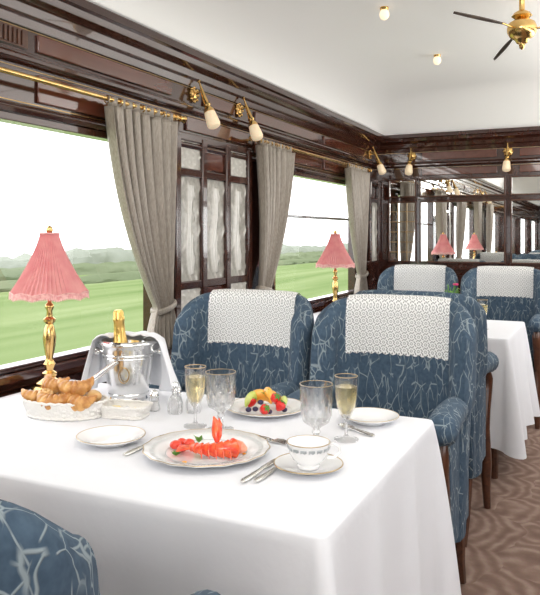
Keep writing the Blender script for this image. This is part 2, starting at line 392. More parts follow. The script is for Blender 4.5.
# relief panels (generic stylised stem-and-drapery relief)
def relief(y,z,w,h,kind,mir=1):
    u=y/w; v=z/h
    leaf=max(0,sin(22*u+3*sin(9*v)))*max(0,sin(30*v+2*sin(7*u)))
    if kind=='tall':
        c=.06*sin(7*v+mir)*mir
        width=.13+.1*sin(pi*min(1,v*1.15))**2+.05*sin(9*v)
        body=max(0,1-((u-c)/width)**2)**.6 if .06<v<.92 else 0
        fold=.13*sin((u-c)*46+3*sin(v*8))
        return min(1,.16+.3*leaf*(1-body)+body*(.44+fold))
    return min(1,.38+.28*leaf)
def rpanel(y,z0,z1,w,kind,label,mir=1):
    h=z1-z0; b=MB(); nu,nv=36,int(36*h/w)
    hs=[]
    def fn(a,c):
        yy=(a-.5)*w; zz=c*h
        r=relief(yy,zz,w,h,kind,mir)
        hs.append(r); return (.006+.018*r,yy,zz)
    b.grid(fn,nu,nv)
    b.bb(0,.006,-w/2,w/2,0,h); hs.extend([.2]*8)
    o=single(b,'glass_relief_panel',RELIEF,label,'decorative panel',(XL+.001,y,z0),group='cast glass panels between the windows',angle=80)
    at=o.data.attributes.new('relief','FLOAT','POINT'); at.data.foreach_set('value',hs)
    return o
for i,y in enumerate((2.972,3.22,3.472)): rpanel(y,1.045,1.556,.2,'tall','tall frosted cast glass panel with raised draped relief',(1,-1,1)[i])
rpanel(6.03,1.045,1.556,.2,'tall','tall frosted cast glass panel with raised draped relief, beside end wall')
for y in (2.972,3.472):
    rpanel(y,1.592,1.728,.2,'s','small frosted cast glass panel with leaf relief above tall panel')
    rpanel(y,.882,1.008,.2,'s','small frosted cast glass panel with leaf relief below tall panel')

# windows
wn=0
for side in (0,1):
    for (y0,y1) in WIN:
        wn+=1; b=MB()
        x0,x1=(XL-.05,XL+.012) if side==0 else (XR-.012,XR+.05)
        t=.028
        b.bb(x0,x1,y0,y0+t,ZS,ZW); b.bb(x0,x1,y1-t,y1,ZS,ZW); b.bb(x0,x1,y0+t,y1-t,ZS,ZS+.018); b.bb(x0,x1,y0+t,y1-t,ZW-t,ZW)
        if side==0 and y0>3: b.bb(x0+.015,x1-.015,y0+t,y1-t,1.385,1.403)
        o=struct(b,'window_%d'%wn,[MAHOG],bevel=.003)
        b=MB(); xm=(XL-.03) if side==0 else XR+.03
        b.add([(xm,y0+t,ZS+.018),(xm,y1-t,ZS+.018),(xm,y1-t,ZW-t),(xm,y0+t,ZW-t)],[(0,1,2,3)])
        b.obj('glass_pane',PANE,o)

# end wall mirrors and frames
def mirror(x0,x1,z0,z1,label,lat=0):
    w,h=x1-x0,z1-z0
    e=E('wall_mirror',label,'mirror',((x0+x1)/2,YB-.001,z0),group='mirror panels of the end wall')
    b=MB(); b.bb(-w/2+.01,w/2-.01,-.008,0,.01,h-.01); b.obj('mirror_glass',MIRROR,e)
    b=MB(); t=.012
    for a in ((-w/2,w/2,0,t),(-w/2,w/2,h-t,h),(-w/2,-w/2+t,t,h-t),(w/2-t,w/2,t,h-t)): b.bb(a[0],a[1],-.018,0,a[2],a[3])
    b.obj('frame',LEGWOOD,e,bevel=.003)
    if lat:
        b=MB()
        for i in range(1,lat):
            b.bb(-w/2+w*i/lat-.003,-w/2+w*i/lat+.003,-.012,-.008,t,h-t)
        k=max(2,round(h/(w/lat)))
        for i in range(1,k): b.bb(-w/2+t,w/2-t,-.0125,-.0085,h*i/k-.003,h*i/k+.003)
        b.obj('glazing_lattice',INLAY,e)
for x0,x1,l in ((-1.75,-1.5,3),(-1.47,-.75,0),(-.71,-.2,0),(-.14,.26,0),(.32,.88,0)):
    mirror(x0,x1,1.03,1.565,'large wood-framed mirror set in the end wall' if not l else 'narrow mirror with brass lattice in the end wall',l)
    mirror(x0,x1,1.6,1.76,'low wide mirror above the large mirror on the end wall')
b=MB()
for x0,x1 in ((-1.75,-1.5),(-1.46,-.76),(-.7,-.2),(-.14,.26),(.32,.88)):
    for a in ((x0,x1,.2,.22),(x0,x1,.93,.95),(x0,x0+.02,.22,.93),(x1-.02,x1,.22,.93)): b.bb(a[0],a[1],YB-.012,YB,a[2],a[3])
b.bb(XL,XR,YB-.03,YB,.97,1.0)
trim(b,MAHOG,bevel=.003)

# ceiling mouldings
def cz(x,d=.004): return ceil_z(x)-d
xa,xb=-.96,.06
b=MB()
for (p,q,y,r) in ((-.96,.06,4.83,.026),(-.87,-.03,4.73,.012)):
    b.tube([(p,YF+.3,cz(p)),(p,y,cz(p))],r,10,flat=.9); b.tube([(q,YF+.3,cz(q)),(q,y,cz(q))],r,10,flat=.9)
    b.tube([(p+(q-p)*i/12,y,cz(p+(q-p)*i/12)) for i in range(13)],r,10,flat=.9)
b.tube([(xa+(xb-xa)*i/12,2.4,cz(xa+(xb-xa)*i/12)) for i in range(13)],.012,8,flat=.8)
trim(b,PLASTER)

def clight(x,y):
    z=ceil_z(x)
    e=E('ceiling_light','small brass ceiling light with warm glass globe','ceiling light',(x,y,z-.1),group='ceiling globe lights')
    b=MB(); b.lathe([(.0,.1),(.04,.1),(.04,.088),(.025,.078),(.018,.06),(.024,.045),(.02,.035),(0,.035)],seg=24); b.obj('mount',BRASS,e)
    b=MB(); b.ball((0,0,.012),(.026,.026,.03)); b.obj('globe',CEILGLOBE,e)
for x,y in ((-1.04,3.6),(-1.0,4.7),(-1.0,.9),(-1,-1.5)): clight(x,y)

# ceiling fan
fx,fy=-.376,3.75
fan=E('ceiling_fan','brass ceiling fan with slim dark blades','fan',(fx,fy,2.195)); fz=ceil_z(fx)-2.195
b=MB(); b.lathe([(0,fz),(.085,fz),(.09,fz-.015),(.07,fz-.03),(.04,fz-.04),(.02,fz-.05),(.014,fz-.06),(.014,.2),(.04,.185),(.05,.17),(.03,.155),(0,.15)]); b.obj('ceiling_mount',BRASS,fan)
b=MB(); b.lathe([(0,.155),(.04,.15),(.064,.135),(.072,.112),(.072,.092),(.058,.066),(.04,.055),(.034,.05),(.026,.035),(.016,.03),(.012,.01),(0,0)]); b.obj('motor_housing',BRASS,fan)
for a in (-117,112,-3):
    a=math.radians(a)
    d=Vector((cos(a),sin(a),0)); n=Vector((-sin(a),cos(a),0)); b=MB()
    b.tube([d*.06+Vector((0,0,.1)),d*.17+Vector((0,0,.105))],.005)
    def bf(u,v):
        r=.14+.40*u; w=.004+.0065*sin(pi*min(1,.12+u*.88))**.7 
        return d*r+n*((v-.5)*2*w*(.4+.6*min(1,u*3)))+Vector((0,0,.105+.008*(v-.5)-.02*u))
    bl=MB(); bl.grid(bf,14,4); bl.obj('blade',BLADE,fan,solid=.002)
    b.obj('blade_arm',BRASS,fan)

# sconces (local: wall plane x=0, outward +x)
def sconce():
    e=E('wall_sconce','brass torch wall light with frosted cream glass shade','wall light',(0,0,0),group='torch wall lights')
    b=MB(); b.tube([(0,0,0),(.008,0,0),(.014,0,0),(.02,0,0)],[.036,.036,.026,.012],20)
    for k in range(8):
        a=k*pi/4; b.ball((.008,.034*cos(a),.034*sin(a)),.009,8,rings=6)
    b.tube([(.015,0,0),(.04,0,.012),(.056,0,.01)],.006); b.obj('wall_rosette',BRASS,e)
    ax=Vector((.36,0,-.93)).normalized(); p0=Vector((.03,0,.075))
    def along(ts): return [p0+ax*t for t in ts]
    b=MB(); b.tube(along([0,.008,.016,.02,.05,.1,.135,.141,.15,.16,.172,.18]),[.002,.008,.008,.004,.006,.011,.015,.02,.015,.021,.027,.027],18); b.obj('torch_arm',BRASS,e)
    b=MB(); b.tube(along([.176,.184,.2,.225,.245,.258,.265,.268]),[.022,.027,.029,.032,.034,.030,.017,.003],20); b.obj('glass_shade',FROST,e)
    return e
sc=sconce(); sc.location=(XL+.002,3.02,1.965)
for y in (3.5,5.93,.2,.75): dup(sc,(XL+.002,y,1.965))
for x in (-1.54,-.73,.3): dup(sc,(x,YB-.002,1.965),-pi/2)

# ---------------- curtains ----------------
def curtain(ya,yb,yt0,yt1,label,tie=1):
    e=E('curtain',label,'curtain',(XL,0,0),group='taupe window curtains')
    zt_,ztie,zbot=1.78,.95,.765
    def prof(v):
        z=zt_+(zbot-zt_)*v
        if z>ztie:
            t=(zt_-z)/(zt_-ztie); s=.35*t+.65*t**2.2
            bulge=.035*sin(pi*t)
            return z,ya+(yt0-ya)*s+(bulge if tie<0 else -0.0),yb+(yt1-yb)*s,1-.45*s
        t=(ztie-z)/(ztie-zbot); g=.06*t**.6
        return z,yt0-g,yt1+g*.6,.55+.45*t
    def fn(u,v):
        z,a,c,amp=prof(v)
        ph=u*2*pi*7.5+.8*sin(6*u)
        y=a+(c-a)*(u+.014*sin(ph*2+1+v*2))
        x=.075+.03*amp*cos(ph+.6*sin(5*u+v*2.5))+.006*sin(3*v+9*u)
        return (max(.012,x),y,z)
    b=MB(); b.grid(fn,130,50); b.obj('curtain_panel',CURTAIN,e,solid=.003,angle=180)
    b=MB(); pts=[]
    for k in range(25):
        a=2*pi*k/24; pts.append((.075+.04*cos(a),(yt0+yt1)/2+((yt1-yt0)/2+.006)*sin(a),ztie+.02*sin(a)*tie))
    b.tube(pts,.008,8,flat=1.6)
    b.obj('tieback',CURTAIN,e)
    b=MB(); b.grid(lambda u,v:(.078+.012*cos(u*60),ya+(yb-ya)*u,1.778+.04*v),60,2); b.obj('pleated_heading',CURTAIN,e,solid=.003)
    return e
curtain(2.25,2.73,2.59,2.72,'taupe silk curtain tied back beside the tall relief panels')
curtain(3.6,4.07,3.63,3.76,'taupe silk curtain tied back at second window',-1)
curtain(5.13,5.62,5.42,5.58,'taupe silk curtain tied back near the end wall')
curtain(.86,1.36,.88,1.02,'taupe silk curtain tied back at start of large window',-1)
curtain(-.4,.1,-.14,.06,'taupe silk curtain tied back beside the rear window')
def rod(y0,y1):
    e=E('curtain_rod','polished brass curtain rod with rings above window','curtain rod',(XL+.075,0,1.808),group='brass curtain rods')
    b=MB(); b.tube([(0,y0,0),(0,y1,0)],.0095,12)
    for y,s in ((y0,-1),(y1,1)): b.tube([(0,y,0),(0,y+.01*s,0),(0,y+.02*s,0),(0,y+.04*s,0),(0,y+.055*s,0)],[.014,.016,.01,.018,.004],14)
    b.obj('rod',BRASS,e)
    for y in (y0+.03,y1-.03):
        b=MB(); b.tube([(-.074,y,0),(-.066,y,0),(-.065,y,0),(0,y,0)],[.02,.02,.008,.006],12); b.tube([(0,y-.008,0),(0,y+.008,0)],.014,12); b.obj('bracket',BRASS,e)
    for c0,c1 in ((y0+.06,y0+.5),(y1-.52,y1-.06)):
        for i in range(7):
            y=c0+(c1-c0)*i/6; b=MB(); b.tube([(.015*cos(a),y,.015*sin(a)-.003) for a in [2*pi*k/16 for k in range(17)]],.0028,6); b.obj('ring',BRASS,e)
rod(.82,2.78); rod(3.56,5.68); rod(-2.0,.15)

# ---------------- chairs ----------------
BW,BH=.25,.036; ZTOP=1.035
NEXP=4.0
def wingL(v):
    t=max(0,(v-.6)/.4); return .185-.02*t*t*(3-2*t)
def yc(x,v,w):
    q=min(1,abs(x)/w); return -wingL(v)*(1-(1-q**NEXP)**(1/NEXP))
def wv(v): return BW*(0.95+.05*min(1,v*2))
def ztop(x,y,w): return ZTOP-.014*(abs(x)/w)**4-.075*(min(1,-y/.165 if y<0 else 0))**2.2
ZB=.25; Y0=.19
def build_chair():
    e=E('dining_chair','wing-backed dining chair in blue branch-patterned velvet','chair',group='blue velvet wing chairs')
    b=MB(); n=42
    vs=[0,.1,.2,.3,.4,.5,.54,.57,.6,.63,.67,.72,.78,.84,.89,.925,.945,.96,.975,.988,.996,1.0]
    V=[];F=[]
    for v in vs:
        w=wv(v); L=wingL(v); h=BH
        if v>.925: h=BH*math.sqrt(max(.015,1-((v-.925)/.075)**2))
        up=1/(1+math.exp(-(v-.6)*60))
        cl=[]
        for i in range(n+1):
            a=-pi/2+pi*i/n; sx=math.copysign(abs(sin(a))**(2/NEXP),sin(a)) ; y=-L*(1-max(0,cos(a))**(2/NEXP))
            flare=1+.14*up*max(0,(-y/L-.3))**1.6
            cl.append(Vector((w*sx*flare,y)))
        outer=[];inner=[]
        for i,p in enumerate(cl):
            t=(cl[min(i+1,n)]-cl[max(i-1,0)]).normalized(); nr=Vector((-t.y,t.x))
            ee=min(i,n-i)/n
            hh=h*(.85 if i in(0,n) else 1)*(1+(.05+.35*up)*math.exp(-(ee/.06)**2)*(1 if i not in (0,n) else 0))
            outer.append(p+nr*hh*.9); inner.append(p-nr*hh)
        e1=cl[n]+(cl[n]-cl[n-1]).normalized()*h*.9; e0=cl[0]+(cl[0]-cl[1]).normalized()*h*.9
        ring=outer+[e1]+inner[::-1]+[e0]
        base_i=list(range(n+1))+[n]+list(range(n,-1,-1))+[0]
        for p,k in zip(ring,base_i):
            c=cl[k]; zt=ztop(c.x,c.y,w)
            V.append((p.x,p.y+Y0+.05*v,ZB+v*(zt-ZB)))
    m=2*n+4
    for j in range(len(vs)-1):
        for i in range(m): F.append((j*m+i,j*m+(i+1)%m,(j+1)*m+(i+1)%m,(j+1)*m+i))
    F.append(tuple(reversed(range(m)))); F.append(tuple((len(vs)-1)*m+k for k in range(m)))
    b.add(V,F); b.obj('backrest',FABRIC,e,angle=75)
    b=MB()
    b.bb(-.215,.215,-.23,.2,.26,.36)
    b.obj('seat_rail',FABRIC,e,bevel=.012)
    def cush(u,v):
        a=2*pi*u; p=3.6; i=int(round(v*7)); k=[0,.75,.96,1,1,.97,.8,0][i]; z=[.36,.36,.375,.41,.43,.455,.475,.482][i]
        cx=math.copysign(abs(cos(a))**(2/p),cos(a)); cy=math.copysign(abs(sin(a))**(2/p),sin(a))
        return (.214*k*cx,-.03+.21*k*cy,z)
    b=MB(); b.grid(cush,40,7); b.obj('seat_cushion',FABRIC,e,angle=80)
    for s in (-1,1):
        b=MB(); pts=[];rd=[]
        for i in range(13):
            t=i/12; pts.append((s*(.243+.008*t),.12-.37*t,.672+.02*sin(pi*t*.9)-.004*t)); rd.append((.04+.012*t) if i else .028)
        pts+= [(s*.251,-.262,.662),(s*.251,-.274,.65)]; rd+=[.044,.018]
        b.tube(pts,rd,18,flat=.98); b.obj('armrest',FABRIC,e,angle=80)
        b=MB(); b.bb(s*.243-.018,s*.243+.018,-.14,.2,.26,.65); b.obj('side_panel',FABRIC,e,bevel=.012)
        b=MB(); b.tube([(s*.25,-.225,.645),(s*.25,-.243,.6),(s*.25,-.232,.545),(s*.25,-.2,.46),(s*.25,-.18,.38),(s*.25,-.19,.29),(s*.25,-.21,.22),(s*.252,-.205,.1),(s*.254,-.225,0)],[.02,.03,.028,.024,.024,.028,.03,.022,.018],12,flat=.9); b.obj('leg',LEGWOOD,e)
        b=MB(); b.tube([(s*.225,.17,.3),(s*.225,.18,.22),(s*.225,.20,.1),(s*.225,.25,0)],[.028,.027,.021,.017],8); b.obj('leg',LEGWOOD,e)
    return e
chair=build_chair()
FY=2.40; XA,XB_=-.70,-1.305
FX,FX2,FY2=-.655,-1.275,5.18
chair.location=(XA,FY,0); chair['label']='blue velvet wing chair facing the laid table, beside the aisle'
dup(chair,(XB_,FY,0),label='blue velvet wing chair facing the laid table, nearer the window')
dup(chair,(-.80,.685,0),pi,'blue velvet wing chair at near edge of the laid table')
dup(chair,(-.75,3.2,0),pi,'blue velvet wing chair standing back to back, facing next table')
dup(chair,(FX,FY2,0),label='blue velvet wing chair at far side of the next table')
dup(chair,(FX2,FY2,0),label='blue velvet wing chair across next table, by the window')

def lace_cloth(cx,cy,label):
    W=.195; L1,L2,L3=.165,.10,.12
    def fn(u,v):
        x=(u-.5)*2*W; s=v*(L1+L2+L3)
        w=wv(.9)
        zt=ztop(x,yc(x,.95,w),w)
        off=.004
        if s<L1:
            d=L1-s
            if v<.0001: d+=.007*abs(sin(u*pi*14))
            z=zt-.04-d; vv=(z-ZB)/(zt-ZB); y=yc(x,vv,wv(vv))+Y0+.05*vv-BH-off-.002
        elif s<L1+L2:
            a=pi*(s-L1)/L2; y=yc(x,.95,w)+Y0+.05-(BH+off)*cos(a)-.001; z=zt-.04+(.04+off+.005)*abs(sin(a))**.8
        else:
            d=s-L1-L2; z=zt-.04-d; vv=(z-ZB)/(zt-ZB); y=yc(x,vv,wv(vv))+Y0+.05*vv+BH+off+.004
        return (x,y,z)
    b=MB(); nu,nv=84,40; b.grid(fn,nu,nv)
    o=single(b,'antimacassar',LACE,label,'lace cloth',(cx,cy,0),group='white lace chair covers',angle=180)
    uv=o.data.uv_layers.new(name='UVMap')
    for l in o.data.loops:
        i=l.vertex_index%(nu+1); j=l.vertex_index//(nu+1)
        uv.data[l.index].uv=(i/nu*.39,j/nv*.39)
    return o
l1=lace_cloth(XA,FY,'white crochet lace cloth over aisle-side chair back')
for x,y,lb in ((XB_,FY,'white crochet lace cloth over window-side chair back'),(FX,FY2,'white lace cloth over distant chair back'),(FX2,FY2,'white lace cloth over distant chair back by window')):
    c=l1.copy(); COL.objects.link(c); c.location=(x,y,0); c['label']=lb

# ---------------- tables ----------------
TT=.742
def perim(x0,x1,y0,y1,r,step=.015):
    P=[]
    def line(a,c,n):
        a=Vector(a);c=Vector(c); k=max(1,int((c-a).length/step))
        for i in range(k): P.append((a+(c-a)*i/k,Vector(n),0))
    def arc(cx,cy,a0):
        k=12
        for i in range(k):
            a=a0+pi/2*i/k; P.append((Vector((cx+r*cos(a),cy+r*sin(a))),Vector((cos(a),sin(a))),sin(pi*i/k)))
    line((x0+r,y0),(x1-r,y0),(0,-1)); arc(x1-r,y0+r,-pi/2)
    line((x1,y0+r),(x1,y1-r),(1,0)); arc(x1-r,y1-r,0)
    line((x1-r,y1),(x0+r,y1),(0,1)); arc(x0+r,y1-r,pi/2)
    line((x0,y1-r),(x0,y0+r),(-1,0)); arc(x0+r,y0+r,pi)
    return P
def cloth(name,x0,x1,y0,y1,top,drop,mat,label,loc,seed=0,nv=26):
    P=perim(x0,x1,y0,y1,.022); n=len(P); V=[];F=[]
    cx,cy=(x0+x1)/2,(y0+y1)/2
    ks=[0.0,.25,.5,.8,.96]
    for k in ks[1:]:
        for p,nr,c in P: V.append((cx+(p.x-cx)*k,cy+(p.y-cy)*k,top))
    rows=len(ks)-1
    for o_,dz in ((-.004,0),(.0015,-.0015),(.0045,-.007)):
        for p,nr,c in P: q=p+nr*o_; V.append((q.x,q.y,top+dz))
        rows+=1
    cen=[i for i in range(n) if P[i][2]>.99]
    def cd(i): return min((abs((i-c+n//2)%n-n//2) for c in cen))
    for j in range(1,nv+1):
        v=j/nv
        for i,(p,nr,c) in enumerate(P):
            s=i*.015+seed; d=cd(i)
            w0=sin(s*12+1.5*sin(s*3.3)+.5*v); w1=sin(s*21+seed*3+.8*v)
            wave=1.15*max(0,w0)**2.4+.45*max(0,w1)**2-.35
            wall=.1 if nr.x<-.3 else (.25 if nr.y>.5 else 1)
            cone=math.exp(-(d/5.0)**2)*.1*v**.8-math.exp(-((d-13)/4.5)**2)*.02*v+math.exp(-((d-23)/4.5)**2)*.03*v
            o_=.0045+wall*(v**1.05*(.018+.036*wave)+cone)
            q=p+nr*max(o_,.003); z=top-.007-(drop-.007)*v-.02*math.exp(-(d/6)**2)*v+.003*sin(s*11)*v
            V.append((q.x,q.y,z))
        rows+=1
    for j in range(rows-1):
        for i in range(n): F.append((j*n+i,(j+1)*n+i,(j+1)*n+(i+1)%n,j*n+(i+1)%n))
    F.append(tuple(range(n)))
    b=MB(); b.add(V,F)
    return single(b,name,mat,label,'tablecloth',loc,angle=50)
TX0,TX1=-1.78,-.445
def table(y0,y1,lb):
    cx,cy=(TX0+TX1)/2,(y0+y1)/2; hx,hy=(TX1-TX0)/2,(y1-y0)/2
    e=E('dining_table','wooden dining table under white cloth, '+lb,'table',(cx,cy,0))
    b=MB(); b.bb(-hx+.004,hx-.004,-hy+.004,hy-.004,TT-.04,TT-.005); b.obj('table_top',LEGWOOD,e,bevel=.005)
    for sx in(-1,1):
        for sy in (-1,1):
            b=MB(); b.tube([(sx*(hx-.08),sy*(hy-.08),0),(sx*(hx-.08),sy*(hy-.08),TT-.04)],[.02,.03],8); b.obj('leg',LEGWOOD,e)
    cloth('tablecloth',-hx,hx,-hy,hy,TT,.56,LINEN,'long white linen tablecloth hanging in folds, '+lb,(cx,cy,0),seed=y0)
table(1.165,2.04,'the laid table'); table(3.78,4.58,'the next table')
TZ=TT+.001

# ---------------- table lamp ----------------
def lamp():
    e=E('table_lamp','brass table lamp with pleated pink silk shade','lamp',group='pink table lamps')
    b=MB(); b.lathe([(0,0),(.058,0),(.06,.008),(.054,.014),(.046,.018),(.044,.028),(.03,.036),(.02,.042),(0,.042)]); b.obj('base',BRASS,e)
    b=MB(); b.lathe([(0,.04),(.016,.042),(.024,.052),(.024,.06),(.012,.068),(.015,.078),(.02,.09),(.014,.10),(.012,.11),(.018,.15),(.021,.18),(.017,.21),(.011,.225),(.02,.235),(.02,.242),(.011,.25),(.009,.27),(.014,.28),(.014,.29),(.006,.3),(.006,.53),(.01,.537),(.012,.545),(.007,.556),(0,.56)],seg=24,mod=lambda t,z:1+(.06*cos(8*t) if .11<z<.21 else 0)); b.obj('column',BRASS,e)
    b=MB()
    V=[];F=[];n=144;m=14
    for j in range(m+1):
        t=j/m; r,z=.03+.095*(t**1.3), .532-.205*t
        for i in range(n):
            a=2*pi*i/n; k=(i%3); rr=r*(1+(.035 if k==0 else -.03 if k==1 else .0))
            V.append((rr*cos(a),rr*sin(a),z+.007*abs(sin(a*5))*t**3))
    for j in range(m):
        for i in range(n): F.append((j*n+i,(j+1)*n+i,(j+1)*n+(i+1)%n,j*n+(i+1)%n))
    b.add(V,F); b.obj('lamp_shade',SHADE,e,angle=15)
    b=MB()
    def zz(a): return .329+.007*abs(sin(a*5))
    r=.127
    b.tube([(r*cos(a),r*sin(a),zz(a)) for a in [2*pi*k/80 for k in range(81)]],.0028,6)
    n=220; V=[(r*(1.0+.012*(k%2))*cos(2*pi*k/n),r*(1.0+.012*(k%2))*sin(2*pi*k/n),zz(2*pi*k/n)-.0) for k in range(n)]
    V2=[(r*(1.01+.02*(k%2))*cos(2*pi*k/n),r*(1.01+.02*(k%2))*sin(2*pi*k/n),zz(2*pi*k/n)-.016-.006*(k%2)) for k in range(n)]
    b.add(V+V2,[(k,(k+1)%n,n+(k+1)%n,n+k) for k in range(n)])
    b.obj('fringe',FRINGE,e)
    b=MB(); b.ring(.031,.532,.003,30); b.obj('top_binding',FRINGE,e)
    return e
lp=lamp(); lp.location=(-1.705,1.86,TZ); lp['label']='brass table lamp with pleated pink shade on the laid table'
dup(lp,(-1.62,4.45,TZ),label='brass table lamp with pleated pink shade on the next table')

# ---------------- plates ----------------
def plate(r,loc,label,band=True,name='plate'):
    e=E(name,label,'plate',loc)
    md=(lambda t,z:1+(.012*cos(16*t) if z>.015 else 0)) if band else None
    b=MB(); b.lathe([(0,0),(.55*r,0),(.6*r,.003),(.8*r,.011),(r*.985,.018),(r,.0195),(r*.985,.0215),(.8*r,.0145),(.62*r,.0075),(.58*r,.005),(0,.005)],seg=128,mod=md); b.obj('plate_body',PORC,e,angle=60)
    b=MB(); b.tube([(r*.99*(1+(.012*cos(16*a) if band else 0))*cos(a),r*.99*(1+(.012*cos(16*a) if band else 0))*sin(a),.0213) for a in [2*pi*k/128 for k in range(129)]],.0013,6,flat=.6); b.obj('gilt_rim',GILT,e)
    if band:
        b=MB(); b.ring(r*.64,.0088,.0008,64,.6); b.obj('inner_band',GREYBAND,e)
        b=MB(); n=144; V=[];F=[]
        for k in range(n):
            a=2*pi*k/n; q1=.81+.03*(k%2); q2=.90-.03*(k%2)
            for q in (q1,q2): V.append((r*q*cos(a),r*q*sin(a),.0147+(q-.8)/.185*.006+.0009))
        for k in range(n):
            if k%4<2: a=2*k; c=2*((k+1)%n); F.append((a,c,c+1,a+1))
        b.add(V,F); b.obj('rim_ornament',RIMORN,e)
    return e
plate(.152,(-.864,1.475,TZ),'large white plate with decorated rim holding lobster')
plate(.086,(-1.133,1.457,TZ),'small white side plate beside the bread basket',False)
plate(.12,(-.91,1.9,TZ),'white plate holding colourful fresh fruit')
plate(.082,(-.60,1.93,TZ),'small white side plate beside the champagne glass',False)
plate(.085,(-.9,4.3,TZ),'white plate on the next table',False)

cu=(-.602,1.478,TZ)
e=E('saucer','white porcelain saucer with gilt rim under teacup','saucer',cu)
b=MB(); r=.078; b.lathe([(0,0),(.035,0),(.04,.004),(r*.98,.014),(r,.0155),(r*.98,.017),(.04,.0075),(.03,.005),(0,.005)],seg=48); b.obj('saucer_body',PORC,e)
b=MB(); b.ring(.077,.0165,.0016,48); b.obj('gilt_rim',GILT,e)
e=E('teacup','white porcelain teacup with fine grey band','cup',(cu[0],cu[1],TZ+.006),rz=.4)
b=MB(); b.lathe([(0,0),(.024,0),(.026,.006),(.023,.009),(.036,.02),(.044,.036),(.048,.058),(.0465,.058),(.042,.036),(.034,.022),(.02,.012),(0,.011)],seg=40); b.obj('cup_body',PORC,e)
b=MB(); b.ring(.0483,.0578,.0011,40); b.obj('gilt_rim',GILT,e)
b=MB(); n=64
V=[((.0468 if j==0 else .0479)*cos(2*pi*k/n),(.0468 if j==0 else .0479)*sin(2*pi*k/n),(.042+.002*(k%2)) if j==0 else .0495) for j in (0,1) for k in range(n)]
b.add(V,[(k,(k+1)%n,n+(k+1)%n,n+k) for k in range(n) if k%4!=3]); b.obj('pattern_band',GREYBAND,e,solid=.0008)
b=MB(); b.tube([(.044,0,.048),(.056,0,.054),(.068,0,.048),(.07,0,.036),(.06,0,.024),(.042,0,.022)],.003,8); b.obj('handle',PORC,e)

# glasses
def goblet(loc,label,h=.158):
    e=E('crystal_goblet',label,'glass',loc,group='cut crystal goblets')
    b=MB(); k=h/.158
    def md(t,z):
        if .05*k<z<.124*k: return 1+.07*(abs(((t*10/pi+z*60/k)%2)-1)-.5)+.07*(abs(((t*10/pi-z*60/k)%2)-1)-.5)
        return 1
    prof=[(0,0),(.035,0),(.036,.003),(.012,.008),(.007,.014),(.007,.03),(.011,.038),(.008,.046),(.014,.052),(.03,.062),(.034,.07),(.037,.08),(.038,.09),(.0385,.1),(.039,.108),(.0395,.118),(.040,.13),(.0415,.158),(.040,.158),(.0382,.13),(.036,.1),(.033,.08),(.024,.066),(0,.06)]
    b.lathe([(r_,z_*k) for r_,z_ in prof],seg=100,mod=md); b.obj('glass_bowl',CRYSTAL,e,angle=16)
    b=MB(); b.ring(.0407,.157*k,.0008,48); b.obj('gilt_rim',GILT,e)
    return e
def flute(loc,label,h=.165):
    e=E('champagne_flute',label,'glass',loc,group='champagne flutes')
    b=MB(); b.lathe([(0,0),(.031,0),(.032,.003),(.01,.007),(.0045,.014),(.004,.045),(.007,.055),(.015,.065),(.024,.085),(.0275,.11),(.029,.14),(.0295,h),(.0282,h),(.0275,.14),(.0258,.11),(.022,.086),(.012,.068),(0,.064)],seg=48); b.obj('glass_bowl',CRYSTAL,e)
    b=MB(); b.lathe([(0,.0655),(.0115,.069),(.0215,.087),(.0252,.11),(.027,.138),(0,.138)],seg=32); b.obj('champagne',CHAMP,e)
    b=MB(); b.ring(.029,h,.0011,40); b.obj('gilt_rim',GILT,e)
    return e
goblet((-.94,1.68,TZ),'cut crystal water goblet behind the lobster plate')
goblet((-.649,1.645,TZ),'cut crystal water goblet behind the teacup')
flute((-1.02,1.68,TZ),'crystal flute of champagne behind the lobster plate')
flute((-.602,1.735,TZ),'crystal flute of champagne beside side plate')
flute((-.62,4.1,TZ),'crystal flute of champagne on the next table')
goblet((-.72,4.02,TZ),'cut crystal goblet on the next table')
def shaker(loc,lb,k=1.0):
    e=E('salt_shaker',lb,'salt shaker',loc,group='crystal shakers'); e.scale=(k,k,k)
    b=MB(); b.lathe([(0,0),(.017,0),(.018,.005),(.015,.02),(.014,.04),(0,.04)],seg=32,mod=lambda t,z:1+.05*cos(10*t)); b.obj('glass_body',CRYSTAL,e,angle=30)
    b=MB(); b.lathe([(0,.002),(.013,.002),(.012,.028),(0,.028)],seg=16); b.obj('salt',PORC,e)
    b=MB(); b.lathe([(.0145,.04),(.0155,.046),(.012,.056),(.004,.062),(0,.064)],seg=24); b.obj('cap',SILVER,e)
shaker((-1.225,1.78,TZ),'crystal salt shaker with silver cap'); shaker((-1.19,1.85,TZ),'crystal pepper shaker with silver cap')
def cruet(loc,lb):
    e=E('cruet',lb,'cruet',loc,group='small crystal cruets')
    b=MB(); b.lathe([(0,0),(.02,0),(.022,.006),(.023,.03),(.019,.045),(.01,.055),(.009,.066),(.012,.07),(.0105,.07),(.0075,.065),(.0085,.054),(.017,.043),(.0205,.03),(.019,.006),(0,.005)],seg=40,mod=lambda t,z:1+(.04*cos(10*t) if z<.045 else 0)); b.obj('glass_body',CRYSTAL,e,angle=30)
    b=MB(); b.lathe([(0,.063),(.0075,.066),(.006,.074),(.011,.082),(.009,.09),(0,.094)],seg=20); b.obj('stopper',SILVER,e)
cruet((-1.15,1.78,TZ),'small crystal cruet with silver stopper beside shakers'); cruet((-1.105,1.81,TZ),'small crystal cruet with silver stopper beside ramekin')
e=E('ramekin','small white fluted ramekin of butter','dish',(-1.08,1.90,TZ))
b=MB(); b.lathe([(0,0),(.024,0),(.03,.03),(.028,.03),(.023,.004),(0,.004)],seg=40,mod=lambda t,z:1+.02*cos(20*t)); b.obj('dish',PORC,e)
b=MB(); b.lathe([(0,.004),(.022,.005),(.026,.024),(0,.026)],seg=20); b.obj('butter',BUTTER,e)

